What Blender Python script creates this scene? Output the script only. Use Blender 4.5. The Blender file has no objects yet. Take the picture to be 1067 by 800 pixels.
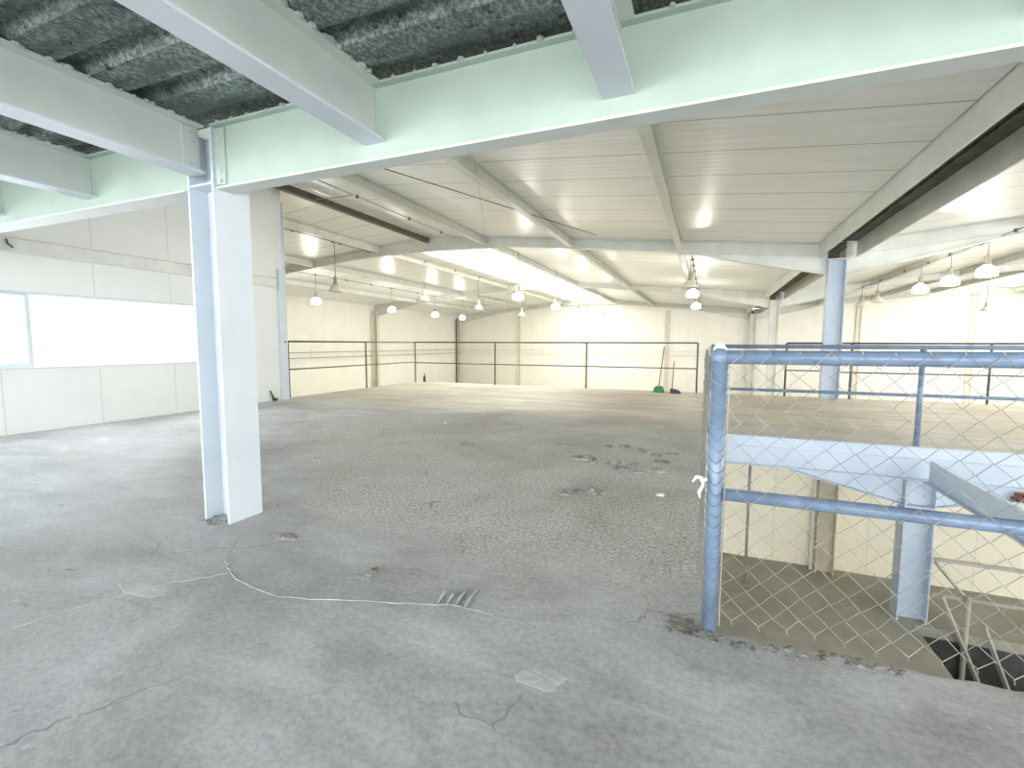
import bpy, bmesh, math, random
from mathutils import Vector, Matrix
random.seed(7)
SC = bpy.context.scene
COL = SC.collection
R = math.radians

# ------------------------------------------------------------------ materials
def lin(c):
    c = c/255.0
    return c/12.92 if c <= 0.04045 else ((c+0.055)/1.055)**2.4
def rgb(r, g, b): return (lin(r), lin(g), lin(b), 1)

class N:
    def __init__(s, name):
        s.m = bpy.data.materials.new(name); s.m.use_nodes = True
        s.t = s.m.node_tree; s.t.nodes.clear()
        s.out = s.t.nodes.new('ShaderNodeOutputMaterial')
    def new(s, kind, **kw):
        n = s.t.nodes.new(kind)
        for k, v in kw.items():
            if k in n.inputs: n.inputs[k].default_value = v
            else: setattr(n, k, v)
        return n
    def link(s, a, b): s.t.links.new(a, b)
    def math(s, op, a, b=None, clamp=False):
        n = s.t.nodes.new('ShaderNodeMath'); n.operation = op; n.use_clamp = clamp
        for i, v in enumerate((a, b)):
            if v is None: continue
            if isinstance(v, (int, float)): n.inputs[i].default_value = v
            else: s.link(v, n.inputs[i])
        return n.outputs[0]
    def ramp(s, fac, stops):
        n = s.t.nodes.new('ShaderNodeValToRGB'); el = n.color_ramp.elements
        while len(el) < len(stops): el.new(0.5)
        for e, (p, c) in zip(el, stops): e.position = p; e.color = c if len(c) == 4 else (*c, 1)
        s.link(fac, n.inputs[0]); return n.outputs[0]
    def mix(s, fac, a, b, blend='MIX'):
        n = s.t.nodes.new('ShaderNodeMix'); n.data_type = 'RGBA'; n.blend_type = blend
        for i, v in ((0, fac), (6, a), (7, b)):
            if isinstance(v, (int, float, tuple)): n.inputs[i].default_value = v
            else: s.link(v, n.inputs[i])
        return n.outputs[2]
    def noise(s, vec, scale, detail=4, rough=.55, dist=0):
        n = s.new('ShaderNodeTexNoise', Scale=scale, Detail=detail, Roughness=rough, Distortion=dist)
        s.link(vec, n.inputs['Vector']); return n.outputs['Fac']
    def pos(s): return s.t.nodes.new('ShaderNodeNewGeometry').outputs['Position']
    def mapping(s, vec, scale=(1,1,1), rot=(0,0,0)):
        n = s.new('ShaderNodeMapping'); n.inputs['Scale'].default_value = scale; n.inputs['Rotation'].default_value = rot
        s.link(vec, n.inputs['Vector']); return n.outputs[0]
    def bsdf(s, color, rough=.5, metal=0, bump=None, bstr=.3, bdist=.01, spec=.5):
        b = s.new('ShaderNodeBsdfPrincipled')
        if isinstance(color, tuple): b.inputs['Base Color'].default_value = color
        else: s.link(color, b.inputs['Base Color'])
        if isinstance(rough, (int, float)): b.inputs['Roughness'].default_value = rough
        else: s.link(rough, b.inputs['Roughness'])
        b.inputs['Metallic'].default_value = metal
        b.inputs['Specular IOR Level'].default_value = spec
        if bump is not None:
            n = s.new('ShaderNodeBump', Strength=bstr, Distance=bdist)
            s.link(bump, n.inputs['Height']); s.link(n.outputs[0], b.inputs['Normal'])
        s.link(b.outputs[0], s.out.inputs[0]); return b

def painted(name, c, rough=.4, var=.06, dirt=None, scale=3.0, metal=0, spec=.5):
    n = N(name); p = n.pos()
    f = n.noise(p, scale, 5, .6)
    dk = tuple(v*(1-var*2.2) for v in c[:3])+(1,)
    col = n.ramp(f, [(.3, dk), (.65, c)])
    if dirt:
        g = n.noise(p, scale*4, 8, .7)
        m = n.ramp(g, [(.60, (0,0,0,1)), (.72, (1,1,1,1))])
        col = n.mix(m, col, dirt)
    n.bsdf(col, rough, metal, n.noise(p, 40, 3), .08, .002, spec=spec)
    return n.m

M = {}
M['beam'] = painted('green_white_paint', rgb(174,189,177), .42, .06)
M['joist'] = painted('pale_grey_green_paint', rgb(204,210,204), .45, .05)
M['column'] = painted('white_column_paint', rgb(200,208,214), .40, .03)
M['frame'] = painted('white_frame_paint', rgb(220,222,216), .42, .07)
M['void_beam'] = painted('white_paint_cool_tint', rgb(190,202,217), .45, .04)  # white paint; the cool light falling on it is tinted into the colour
M['rail_dark'] = painted('slate_rail_paint', rgb(84,92,98), .45, .15)
M['rail_blue'] = painted('blue_grey_rail_paint', rgb(122,143,168), .30, .14, dirt=rgb(92,104,118), scale=9)
M['wire'] = painted('galvanised_wire', rgb(160,158,148), .45, .12, metal=.35)
M['dark_steel'] = painted('dark_steel', rgb(96,92,82), .5, .2)
M['conduit'] = painted('grey_conduit', rgb(150,146,134), .45, .1)
M['bolt'] = painted('bolt_paint', rgb(196,206,200), .4, .1)
M['rust'] = painted('rust', rgb(140,84,58), .8, .35, scale=12)
M['trough'] = painted('dark_gutter_metal', rgb(98,98,84), .6, .35, scale=6)
M['lamp_cap'] = painted('grey_lamp_cap', rgb(176,172,158), .4, .08)
M['green_plastic'] = painted('green_plastic', rgb(26,140,84), .4, .1)
M['dark_plastic'] = painted('dark_plastic', rgb(48,58,56), .45, .1)
M['stick'] = painted('grey_green_stick', rgb(110,120,108), .5, .1)
M['tape'] = painted('white_tape', rgb(236,232,224), .6, .05)
M['lower_col'] = painted('tan_column_paint', rgb(206,196,172), .5, .08)
M['stair'] = painted('dusty_grey_steel', rgb(176,172,158), .5, .1)
M['pipe'] = painted('downpipe_paint', rgb(226,221,208), .45, .06)

def panel_wall(name, c, axis, pitch, joint, rough=.35, spec=.5):
    """smooth sandwich-panel wall: upright joints every <pitch> metres along axis (0 = x, 1 = y)"""
    n = N(name); p = n.pos()
    sep = n.new('ShaderNodeSeparateXYZ'); n.link(p, sep.inputs[0])
    u = n.math('FRACT', n.math('ADD', n.math('DIVIDE', sep.outputs[axis], pitch), 50.13))
    line = n.math('LESS_THAN', u, joint/pitch)
    fine = n.math('FRACT', n.math('MULTIPLY', sep.outputs[axis], 6.0))
    fine = n.math('LESS_THAN', fine, .12)
    f = n.noise(p, 1.3, 5, .6)
    col = n.ramp(f, [(.3, tuple(v*.93 for v in c[:3])+(1,)), (.7, c)])
    col = n.mix(n.math('MULTIPLY', line, .30), col, rgb(150,148,140))
    h = n.math('SUBTRACT', 1.0, n.math('ADD', n.math('MULTIPLY', line, 1.0), n.math('MULTIPLY', fine, .12)))
    n.bsdf(col, rough, 0, h, .5, .006, spec=spec)
    return n.m
M['wall_left'] = panel_wall('white_wall_panel', rgb(222,224,222), 1, 1.06, .016, .5)
M['wall_far_y'] = panel_wall('cream_wall_panel', rgb(240,239,232), 1, 1.0, .014, .3)
M['wall_far_x'] = panel_wall('cream_wall_panel_back', rgb(241,239,231), 0, 1.0, .014, .3)
M['wall_lower'] = panel_wall('warm_lower_wall', rgb(246,238,214), 0, 1.2, .012, .35)

def ceiling_mat():
    n = N('white_ribbed_roof_sheet'); p = n.pos()
    sep = n.new('ShaderNodeSeparateXYZ'); n.link(p, sep.inputs[0])
    u = n.math('FRACT', n.math('ADD', n.math('DIVIDE', sep.outputs[1], .93), 49.80))
    line = n.math('LESS_THAN', u, .025)
    rib = n.math('SINE', n.math('MULTIPLY', sep.outputs[1], 2*math.pi/.155))
    rib = n.math('POWER', n.math('ADD', n.math('MULTIPLY', rib, .5), .5), 3.0)
    st = n.noise(n.mapping(p, (.5, 9, 1)), 1.0, 5, .6)
    col = n.ramp(st, [(.25, rgb(230,232,230)), (.7, rgb(243,245,245))])
    col = n.mix(n.math('MULTIPLY', line, .7), col, rgb(120,118,106))
    h = n.math('SUBTRACT', n.math('MULTIPLY', rib, .35), n.math('MULTIPLY', line, 1.0))
    n.bsdf(col, .30, 0, h, .55, .008, spec=.6)
    return n.m
M['ceiling'] = ceiling_mat()

def deck_mat():
    n = N('dark_speckled_deck_sheet'); p = n.pos()
    big = n.noise(n.mapping(p, (.8, 2.5, 1)), 1.4, 4, .6)
    sp = n.noise(n.mapping(p, (1, .6, 1)), 60, 4, .8)
    sp2 = n.noise(p, 16, 6, .7)
    col = n.ramp(big, [(.3, rgb(66,78,76)), (.7, rgb(112,124,119))])
    m = n.ramp(sp, [(.46, (0,0,0,1)), (.58, (1,1,1,1))])
    m2 = n.ramp(big, [(.36, (.15,.15,.15,1)), (.60, (1,1,1,1))])
    mm = n.mix(1.0, m, m2, 'MULTIPLY')
    col = n.mix(mm, col, rgb(168,180,172))
    d = n.ramp(sp2, [(.56, (0,0,0,1)), (.66, (1,1,1,1))])
    col = n.mix(d, col, rgb(34,42,42))
    n.bsdf(col, .75, .1, sp, .6, .01)
    return n.m
M['deck'] = deck_mat()

def floor_mat():
    n = N('worn_concrete_floor'); p = n.pos()
    sep = n.new('ShaderNodeSeparateXYZ'); n.link(p, sep.inputs[0])
    wob = n.math('MULTIPLY', n.math('SUBTRACT', n.noise(p, 1.8, 7, .7), .5), 2.0)
    X, Y = sep.outputs[0], sep.outputs[1]
    Xw = n.math('ADD', X, wob); Yw = n.math('ADD', Y, n.math('MULTIPLY', wob, .8))
    def ss(v, w):  # 0..1 across w
        return n.math('ADD', n.math('DIVIDE', v, w), .5, True)
    m1 = ss(n.math('SUBTRACT', Yw, 2.35), .5)
    m2 = ss(n.math('ADD', n.math('ADD', Xw, 2.3), n.math('MULTIPLY', n.math('SUBTRACT', Y, 2.2), 1.12)), .7)
    m3 = ss(n.math('SUBTRACT', 7.7, Yw), 1.0)
    m4 = ss(n.math('SUBTRACT', n.math('MULTIPLY', n.math('ADD', Xw, 6.0), .95), n.math('SUBTRACT', Y, 5.2)), .8)
    m5 = ss(n.math('SUBTRACT', .6, X), .4)
    rough = n.math('MULTIPLY', n.math('MULTIPLY', n.math('MULTIPLY', m1, m2), n.math('MULTIPLY', m3, m4)), m5)
    # smooth trowelled concrete
    swirl = n.noise(n.mapping(p, (1.1, 2.6, 1), (0, 0, R(35))), 1.3, 7, .68, .8)
    cloud = n.noise(p, .8, 6, .62, .4)
    c1 = n.ramp(swirl, [(.32, rgb(118,120,121)), (.50, rgb(176,177,178)), (.70, rgb(222,223,226))])
    c2 = n.ramp(cloud, [(.36, rgb(144,143,139)), (.62, rgb(206,207,211))])
    c = n.mix(.5, c1, c2)
    fine = n.noise(p, 38, 5, .7)
    c = n.mix(.22, c, n.ramp(fine, [(.38, rgb(128,128,130)), (.58, rgb(218,218,220))]))
    # smoother concrete at the far end and across the opening, warm lamp light painted in
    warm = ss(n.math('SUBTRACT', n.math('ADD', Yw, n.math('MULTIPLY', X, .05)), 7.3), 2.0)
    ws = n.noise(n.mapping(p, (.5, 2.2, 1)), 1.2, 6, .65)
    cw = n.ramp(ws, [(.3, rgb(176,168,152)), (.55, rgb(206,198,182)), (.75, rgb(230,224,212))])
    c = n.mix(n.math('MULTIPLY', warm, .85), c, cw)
    # coarse unfinished patch
    g1 = n.noise(p, 40, 6, .8)
    g2 = n.noise(p, 3.0, 4, .6)
    cr = n.ramp(g1, [(.37, rgb(96,95,92)), (.47, rgb(188,186,181)), (.62, rgb(230,229,225))])
    cr = n.mix(.3, cr, n.ramp(g2, [(.35, rgb(184,182,176)), (.65, rgb(214,213,208))]))
    g3 = n.ramp(n.noise(p, 75, 3, .6), [(.57, (0,0,0,1)), (.63, (1,1,1,1))])
    cr = n.mix(n.math('MULTIPLY', g3, .7), cr, rgb(78,77,74))
    c = n.mix(rough, c, cr)
    # broad worn stains: warmer and darker towards the lower middle and along the slab edge
    st = n.noise(p, .55, 5, .6, .6)
    stm = n.ramp(st, [(.46, (0,0,0,1)), (.62, (1,1,1,1))])
    c = n.mix(n.math('MULTIPLY', stm, .55), c, n.mix(1.0, c, rgb(214,210,202), 'MULTIPLY'))
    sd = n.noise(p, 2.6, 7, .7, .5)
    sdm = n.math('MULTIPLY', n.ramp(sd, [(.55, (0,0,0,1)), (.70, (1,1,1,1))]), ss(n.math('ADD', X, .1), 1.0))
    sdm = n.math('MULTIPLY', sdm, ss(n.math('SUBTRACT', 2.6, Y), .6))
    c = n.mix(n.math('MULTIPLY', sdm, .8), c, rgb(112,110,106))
    # hairline cracks, only here and there
    vc = n.new('ShaderNodeTexVoronoi', Scale=.75, feature='DISTANCE_TO_EDGE')
    vv = n.new('ShaderNodeVectorMath', operation='ADD'); n.link(p, vv.inputs[0])
    nz = n.new('ShaderNodeTexNoise', Scale=1.6, Detail=4, Roughness=.55); n.link(p, nz.inputs['Vector'])
    sc_ = n.new('ShaderNodeVectorMath', operation='SCALE'); n.link(nz.outputs['Color'], sc_.inputs[0]); sc_.inputs['Scale'].default_value = .55
    n.link(sc_.outputs[0], vv.inputs[1]); n.link(vv.outputs[0], vc.inputs['Vector'])
    crk = n.math('LESS_THAN', vc.outputs['Distance'], .0026)
    gate = n.ramp(n.noise(p, .9, 3, .5), [(.50, (0,0,0,1)), (.55, (1,1,1,1))])
    crk = n.math('MULTIPLY', n.math('MULTIPLY', crk, gate), n.math('SUBTRACT', 1.0, warm))
    c = n.mix(n.math('MULTIPLY', crk, .5), c, rgb(92,92,90))
    # scaled flakes to the left of the column and scattered scuffs
    fl = n.noise(n.mapping(p, (2.2, 5.5, 1), (0, 0, R(20))), 2.2, 7, .72, .5)
    fm = n.ramp(fl, [(.655, (0,0,0,1)), (.69, (1,1,1,1))])
    zone = n.math('MULTIPLY', ss(n.math('SUBTRACT', -2.2, X), 1.5), ss(n.math('SUBTRACT', 5.3, Yw), 1.0))
    zone = n.math('ADD', n.math('MULTIPLY', zone, .75), .22, True)
    fm = n.mix(1.0, fm, zone, 'MULTIPLY')
    c = n.mix(fm, c, rgb(98,98,98))
    vo = n.new('ShaderNodeTexVoronoi', Scale=11.0); n.link(p, vo.inputs['Vector'])
    dots = n.math('MULTIPLY', n.math('LESS_THAN', vo.outputs['Distance'], .10), n.ramp(n.noise(p, 1.7, 3, .5), [(.48, (0,0,0,1)), (.56, (1,1,1,1))]))
    c = n.mix(n.math('MULTIPLY', dots, .45), c, rgb(210,212,212))
    h = n.math('ADD', n.math('MULTIPLY', n.math('MULTIPLY', g1, rough), 1.4), n.math('MULTIPLY', swirl, .35))
    h = n.math('ADD', h, n.math('MULTIPLY', fine, .16))
    ro = n.math('ADD', n.math('MULTIPLY', rough, .3), n.math('ADD', .42, n.math('MULTIPLY', swirl, .25)))
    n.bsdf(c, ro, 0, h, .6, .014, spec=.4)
    return n.m
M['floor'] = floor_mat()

def conc(name, a, b, sc=4, rough=.8):
    n = N(name); p = n.pos()
    f = n.noise(p, sc, 7, .68, .3)
    n.bsdf(n.ramp(f, [(.32, a), (.68, b)]), rough, 0, n.noise(p, sc*8, 5, .7), .6, .01, spec=.3)
    return n.m
M['edge'] = conc('broken_concrete', rgb(84,80,72), rgb(158,154,144), 9)
M['clod'] = conc('grey_mortar', rgb(92,90,86), rgb(182,180,173), 18)
M['patch'] = painted('pale_cement_patch', rgb(200,202,199), .8, .10, scale=9, spec=.3)
M['ridge'] = conc('pale_mortar_ridge', rgb(160,161,160), rgb(196,198,196), 12)
M['lower_floor'] = conc('olive_dusty_concrete', rgb(150,147,134), rgb(178,175,162), 1.2)
M['pit'] = conc('dark_concrete', rgb(60,62,60), rgb(92,94,90), 2)
M['slabside'] = conc('slab_side', rgb(150,148,142), rgb(180,178,170), 5)
M['outside'] = conc('outside_white_render', rgb(196,208,216), rgb(214,224,230), 1)
M['soffit'] = conc('slab_underside', rgb(150,146,134), rgb(176,170,156), 2)

def emit(name, c, s):
    n = N(name); e = n.new('ShaderNodeEmission', Strength=s); e.inputs[0].default_value = c
    n.link(e.outputs[0], n.out.inputs[0]); return n.m
def skylight_mat():
    n = N('translucent_skylight_sheet'); p = n.pos()
    f = n.noise(n.mapping(p, (.6, 3, 1)), 1.0, 4, .6)
    c = n.ramp(f, [(.3, (.62, .55, .38, 1)), (.48, (1.3, 1.2, .9, 1)), (.68, (2.6, 2.5, 2.2, 1))])
    e = n.new('ShaderNodeEmission', Strength=SKY_S); n.link(c, e.inputs[0])
    n.link(e.outputs[0], n.out.inputs[0]); return n.m
SKY_S = 1.0
M['skylight'] = skylight_mat()
M['lamp_on'] = emit('lit_lamp_glass', (1, .96, .86, 1), 26)
M['lamp_on_low'] = emit('lit_tube', (1, .93, .80, 1), 34)
M['lamp_off'] = painted('unlit_lamp_shade', rgb(222,218,204), .35, .05)
def glass_mat():
    n = N('frosted_window_pane')
    t = n.new('ShaderNodeBsdfTranslucent'); t.inputs[0].default_value = rgb(226,238,246)
    g = n.new('ShaderNodeBsdfGlossy'); g.inputs['Roughness'].default_value = .2
    mx = n.new('ShaderNodeMixShader'); mx.inputs[0].default_value = .08
    n.link(t.outputs[0], mx.inputs[1]); n.link(g.outputs[0], mx.inputs[2]); n.link(mx.outputs[0], n.out.inputs[0])
    return n.m
M['pane'] = glass_mat()

# ------------------------------------------------------------------ mesh helpers
class MB:
    def __init__(s): s.v = []; s.f = []
    def box(s, x0, x1, y0, y1, z0, z1):
        b = len(s.v)
        s.v += [(x, y, z) for z in (z0, z1) for y in (y0, y1) for x in (x0, x1)]
        s.f += [[b+i for i in q] for q in ((0,2,3,1),(4,5,7,6),(0,1,5,4),(2,6,7,3),(0,4,6,2),(1,3,7,5))]
        return s
    def prism(s, pts, axis, a, b_):
        """closed outline pts (2-D) extruded along axis from a to b_"""
        k = len(pts); b = len(s.v)
        def mk(p, w):
            if axis == 0: return (w, p[0], p[1])
            if axis == 1: return (p[0], w, p[1])
            return (p[0], p[1], w)
        s.v += [mk(p, a) for p in pts]+[mk(p, b_) for p in pts]
        s.f.append([b+i for i in range(k)][::-1]); s.f.append([b+k+i for i in range(k)])
        for i in range(k):
            j = (i+1) % k; s.f.append([b+i, b+j, b+k+j, b+k+i])
        return s
    def tube(s, pts, r, n=8, cap=True, closed=False):
        pts = [Vector(p) for p in pts]; b = len(s.v); K = len(pts)
        up = None
        for i, p in enumerate(pts):
            if i == 0: d = pts[1]-p
            elif i == K-1: d = p-pts[i-1]
            else: d = (pts[i+1]-p).normalized()+(p-pts[i-1]).normalized()
            d.normalize()
            if up is None:
                up = Vector((0,0,1)) if abs(d.z) < .9 else Vector((1,0,0))
            u = d.cross(up).normalized(); w = u.cross(d).normalized(); up = w
            rr = r[i] if isinstance(r, (list, tuple)) else r
            for k in range(n):
                a = 2*math.pi*k/n
                s.v.append(tuple(p+u*math.cos(a)*rr+w*math.sin(a)*rr))
        for i in range(K-1):
            for k in range(n):
                j = (k+1) % n
                s.f.append([b+i*n+k, b+i*n+j, b+(i+1)*n+j, b+(i+1)*n+k])
        if cap:
            s.f.append([b+k for k in range(n)][::-1]); s.f.append([b+(K-1)*n+k for k in range(n)])
        return s
    def lathe(s, prof, c=(0,0,0), n=20):
        b = len(s.v)
        for r, z in prof:
            for k in range(n):
                a = 2*math.pi*k/n; s.v.append((c[0]+r*math.cos(a), c[1]+r*math.sin(a), c[2]+z))
        for i in range(len(prof)-1):
            for k in range(n):
                j = (k+1) % n; s.f.append([b+i*n+k, b+i*n+j, b+(i+1)*n+j, b+(i+1)*n+k])
        s.f.append([b+k for k in range(n)][::-1]); s.f.append([b+(len(prof)-1)*n+k for k in range(n)])
        return s
    def bolt(s, p, ax, r=.012, h=.012):
        q = Vector(p); d = Vector([1 if i == abs(ax)-1 else 0 for i in range(3)])*(1 if ax > 0 else -1)
        return s.tube([q-d*.003, q+d*h], r, 6)
    def build(s, name, mat, parent=None, smooth=False, bevel=0, auto=True):
        me = bpy.data.meshes.new(name); me.from_pydata(s.v, [], s.f); me.validate(); me.update()
        if auto:
            bm = bmesh.new(); bm.from_mesh(me); bmesh.ops.recalc_face_normals(bm, faces=bm.faces); bm.to_mesh(me); bm.free()
        if smooth:
            for p in me.polygons: p.use_smooth = len(p.vertices) == 4
        o = bpy.data.objects.new(name, me); COL.objects.link(o); me.materials.append(mat)
        if bevel:
            m = o.modifiers.new('bevel', 'BEVEL'); m.width = bevel; m.segments = 2; m.limit_method = 'ANGLE'
        if parent is not None:
            o.parent = parent; o.matrix_parent_inverse = Matrix.Translation(-parent.location)
        return o

def tag(o, label, cat, group=None, kind=None):
    o['label'] = label; o['category'] = cat
    if group: o['group'] = group
    if kind: o['kind'] = kind
    return o
def thing(name, label, cat, loc=(0,0,0), group=None):
    o = bpy.data.objects.new(name, None); COL.objects.link(o); o.location = loc; o.empty_display_size = .1
    return tag(o, label, cat, group)
def struct(name, mb, mat, label=None, **k):
    o = mb.build(name, mat, **k); o['kind'] = 'structure'
    if label: o['label'] = label
    return o

# ------------------------------------------------------------------ key sizes (metres; eye height 1.2)
F2, F3, F4 = 12.45, 22.8, 33.1          # portal frames down the hall
XL, XV, XR = -18.2, 2.57, 23.3          # left wall, valley, right wall
RIDGE1, RIDGE2 = -7.85, 12.99
LOW = -2.13
SLOPE = .097
def roofz(x):
    if x < RIDGE1: return 4.404-SLOPE*(RIDGE1-x)
    if x < XV: return 4.404-SLOPE*(x-RIDGE1)
    if x < RIDGE2: return 4.404-SLOPE*(RIDGE2-x)
    return 4.404-SLOPE*(x-RIDGE2)

# ------------------------------------------------------------------ floor slabs
VX0, VX1, VY0, VY1 = .03, 5.6, 2.06, 6.93      # the opening in the floor
SLAB_END = 12.6
def ragged(x0, x1, y, n, amp):
    return [(x0+(x1-x0)*i/n, y+random.uniform(-amp, amp)+(.05*min(1, (x0+(x1-x0)*i/n)/1.2))) for i in range(n+1)]
near_edge = ragged(VX0+.05, VX1, 2.055, 110, .012)
outline_near = [(-8.3, -5.0), (7.5, -5.0), (7.5, 2.1)]+near_edge[::-1]+[(VX0, 2.08)]+[(-8.3, 2.08)]
mb = MB().prism(outline_near, 2, -.14, 0.0)
mb.prism([(-8.3,2.08),(VX0,2.08),(VX0,VY1),(VX0,SLAB_END),(-8.46,SLAB_END),(-8.46,7.5),(-8.3,7.5)], 2, -.14, 0.0)
mb.prism([(VX0,VY1),(VX1,VY1),(7.5,VY1),(9.5,VY1),(9.5,SLAB_END),(VX0,SLAB_END)], 2, -.14, 0.0)
mb.prism([(VX1,2.14),(9.5,2.14),(9.5,VY1),(VX1,VY1)], 2, -.14, 0.0)
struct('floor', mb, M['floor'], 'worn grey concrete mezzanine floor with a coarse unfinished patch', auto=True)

# lower hall floor with a sunken pit
PX, PY0, PY1 = 2.41, 3.0, 6.80
mb = MB()
for (a, b, c, d) in ((XL-.1, PX, -5, F4+.1), (PX, 6.5, PY1, F4+.1), (6.5, XR+.1, -5, F4+.1), (PX, 6.5, -5, PY0)):
    mb.box(a, b, c, d, LOW-.12, LOW)
struct('floor_lower', mb, M['lower_floor'], 'dusty olive concrete floor of the level below')
mb = MB().box(PX-.08, 6.6, PY0-.1, PY1+.1, -3.7, -3.6)
mb.box(PX-.1, PX, PY0, PY1, -3.6, LOW-.121).box(6.5, 6.6, PY0, PY1, -3.6, LOW-.121).box(PX, 6.5, PY1, PY1+.1, -3.6, LOW-.121).box(PX, 6.5, PY0-.1, PY0, -3.6, LOW-.121)
struct('floor_pit', mb, M['pit'], 'dark sunken pit in the floor of the level below')

# wall of the lower level, and the girders that carry the slab
struct('wall_lower', MB().box(-8.4, 9.5, 8.06, 8.2, LOW, -.145), M['wall_lower'], 'warm cream wall of the level below')

# ------------------------------------------------------------------ left wall with its long window opening
WX = -8.29; WEND = 7.46
SILL, HEAD, OY0, OY1 = .86, 1.84, -3.8, 6.05
mb = MB()
mb.box(WX-.12, WX, -5.0, WEND, 0.0, SILL)
mb.box(WX-.12, WX, -5.0, WEND, HEAD, 4.36)
mb.box(WX-.12, WX, OY1, WEND, SILL, HEAD).box(WX-.12, WX, -5.0, OY0, SILL, HEAD)
struct('wall_left', mb, M['wall_left'], 'white panelled left wall with a long window opening')
w = struct('window_1', MB().box(WX-.135, WX+.015, OY0, OY1, SILL-.02, SILL+.006).box(WX-.135, WX+.012, OY0, OY1, HEAD-.006, HEAD+.02)
       .box(WX-.13, WX+.008, OY1-.01, OY1+.02, SILL, HEAD).box(WX-.09, WX-.05, 3.36, 3.40, SILL+.006, HEAD-.006)
       .box(WX-.09, WX-.05, OY0, 3.36, SILL+.006, SILL+.05), M['column'], 'long window opening in the left wall, glazed at its near end')
MB().box(WX-.075, WX-.065, OY0, 3.36, SILL+.05, HEAD-.006).build('pane', M['pane'], w)

# horizontal steel channel along the wall
t = thing('wall_channel', 'white horizontal steel channel along the left wall above the window', 'beam', (WX+.05, 1.5, 2.34))
MB().box(WX, WX+.012, -5, 7.30, 2.34, 2.54).box(WX+.0125, WX+.09, -5, 7.30, 2.525, 2.54).box(WX+.0125, WX+.09, -5, 7.30, 2.34, 2.355).build('channel', M['frame'], t)
MB().tube([(WX+.02, 3.20, 2.50), (WX+.05, 3.20, 2.44), (WX+.07, 3.22, 2.42), (WX+.06, 3.24, 2.40)], .012, 6).build('hook', M['dark_steel'], t)
# end post of the left wall
t = thing('wall_end_post', 'white steel post closing the end of the left wall', 'post', (WX, WEND, 0))
MB().box(WX-.13, WX+.05, WEND+.002, WEND+.014, 0, 4.1).box(WX+.04, WX+.052, WEND-.16, WEND, 0, 2.72).box(WX+.004, WX+.04, WEND-.17, WEND-.158, 0, 2.3).build('channel_section', M['column'], t)
MB().tube([(WX+.055, WEND-.06, 1.22), (WX+.075, WEND-.06, 1.22)], .018, 8).build('bolt', M['dark_steel'], t)
t = thing('door_latch', 'small dark latch handle at the foot of the left wall beside its end post', 'latch', (WX+.03, 7.05, 0))
MB().tube([(WX+.03, 7.12, 0.0), (WX+.05, 7.05, .10), (WX+.05, 6.99, .22)], [.022, .018, .014], 6).build('lever', M['dark_plastic'], t)
MB().box(WX+.004, WX+.05, 7.08, 7.17, .0, .05).build('base', M['dark_plastic'], t)

# white neighbouring wall outside
tag(MB().box(-12.2, -12.0, -8, 9, LOW, 2.6).build('neighbouring_wall', M['outside']), 'bright white outer wall seen through the long window opening', 'wall')

# ------------------------------------------------------------------ hall walls
struct('wall_far_left', MB().box(XL-.15, XL, 7.3, F4+.15, LOW, 3.42), M['wall_far_y'], 'cream panelled left wall of the hall beyond')
mb = MB().prism([(XL, LOW), (XR, LOW), (XR, roofz(XR)), (RIDGE2, 4.40), (XV, roofz(XV)), (RIDGE1, 4.40), (XL, roofz(XL))], 1, F4+.0, F4+.15)
struct('wall_back', mb, M['wall_far_x'], 'cream panelled gable wall at the far end of the hall')
struct('wall_right', MB().box(XR, XR+.15, -5, F4+.15, LOW, 3.42), M['wall_far_y'], 'cream panelled right wall of the hall')
struct('wall_side', MB().box(XL, WX-.13, 7.3, 7.42, LOW, roofz(RIDGE1)-.05), M['wall_far_x'], 'cream cross wall behind the left wall')

# ------------------------------------------------------------------ roof
def roof_slab(mb, x0, x1, y0, y1):
    za, zb = roofz(x0+1e-6), roofz(x1-1e-6)
    mb.prism([(x0, za), (x1, zb), (x1, zb+.08), (x0, za+.08)], 1, y0, y1)
SK1 = (-9.12, -6.02); SK2 = (11.32, 14.66)
mb = MB()
roof_slab(mb, -8.42, RIDGE1, -5, 7.3); roof_slab(mb, XL-.15, RIDGE1, 7.3, F2)
roof_slab(mb, XL-.15, SK1[0], F2, F4+.15)
roof_slab(mb, RIDGE1, 2.2, -5, F2); roof_slab(mb, SK1[1], 2.2, F2, F4+.15)
roof_slab(mb, 2.94, SK2[0], -5, F4+.15); roof_slab(mb, SK2[0], SK2[1], -5, -4.5)
roof_slab(mb, SK2[1], XR+.15, -5, F4+.15)
mb.box(2.10, 3.04, -5, F4+.15, 3.56, 3.60)
struct('ceiling', mb, M['ceiling'], 'white ribbed metal roof sheets over the hall')

def skylight(x0, xr, x1, label, Y0=F2):
    me_v, me_f = [], []
    n = int((F4-Y0)/.07)
    for i in range(n+1):
        y = Y0+(F4-Y0)*i/n; w = .018*(1 if i % 2 else -1)+.03
        for x in (x0, xr, x1): me_v.append((x, y, roofz(x)+w))
    for i in range(n):
        for k in range(2):
            a = i*3+k; me_f.append([a, a+1, a+4, a+3])
    b = MB(); b.v = me_v; b.f = me_f
    o = b.build('ridge_skylight', M['skylight'], auto=False)
    s = o.modifiers.new('solid', 'SOLIDIFY'); s.thickness = .006; s.offset = 1
    tag(o, label, 'skylight')
skylight(SK1[0], RIDGE1, SK1[1], 'glowing corrugated skylight along the ridge of the left roof, beyond the second rafter')
skylight(SK2[0], RIDGE2, SK2[1], 'glowing corrugated skylight along the ridge of the right roof, near part added for light', -4.5)  # near-bay stretch is added out of view to brighten the floor

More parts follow.
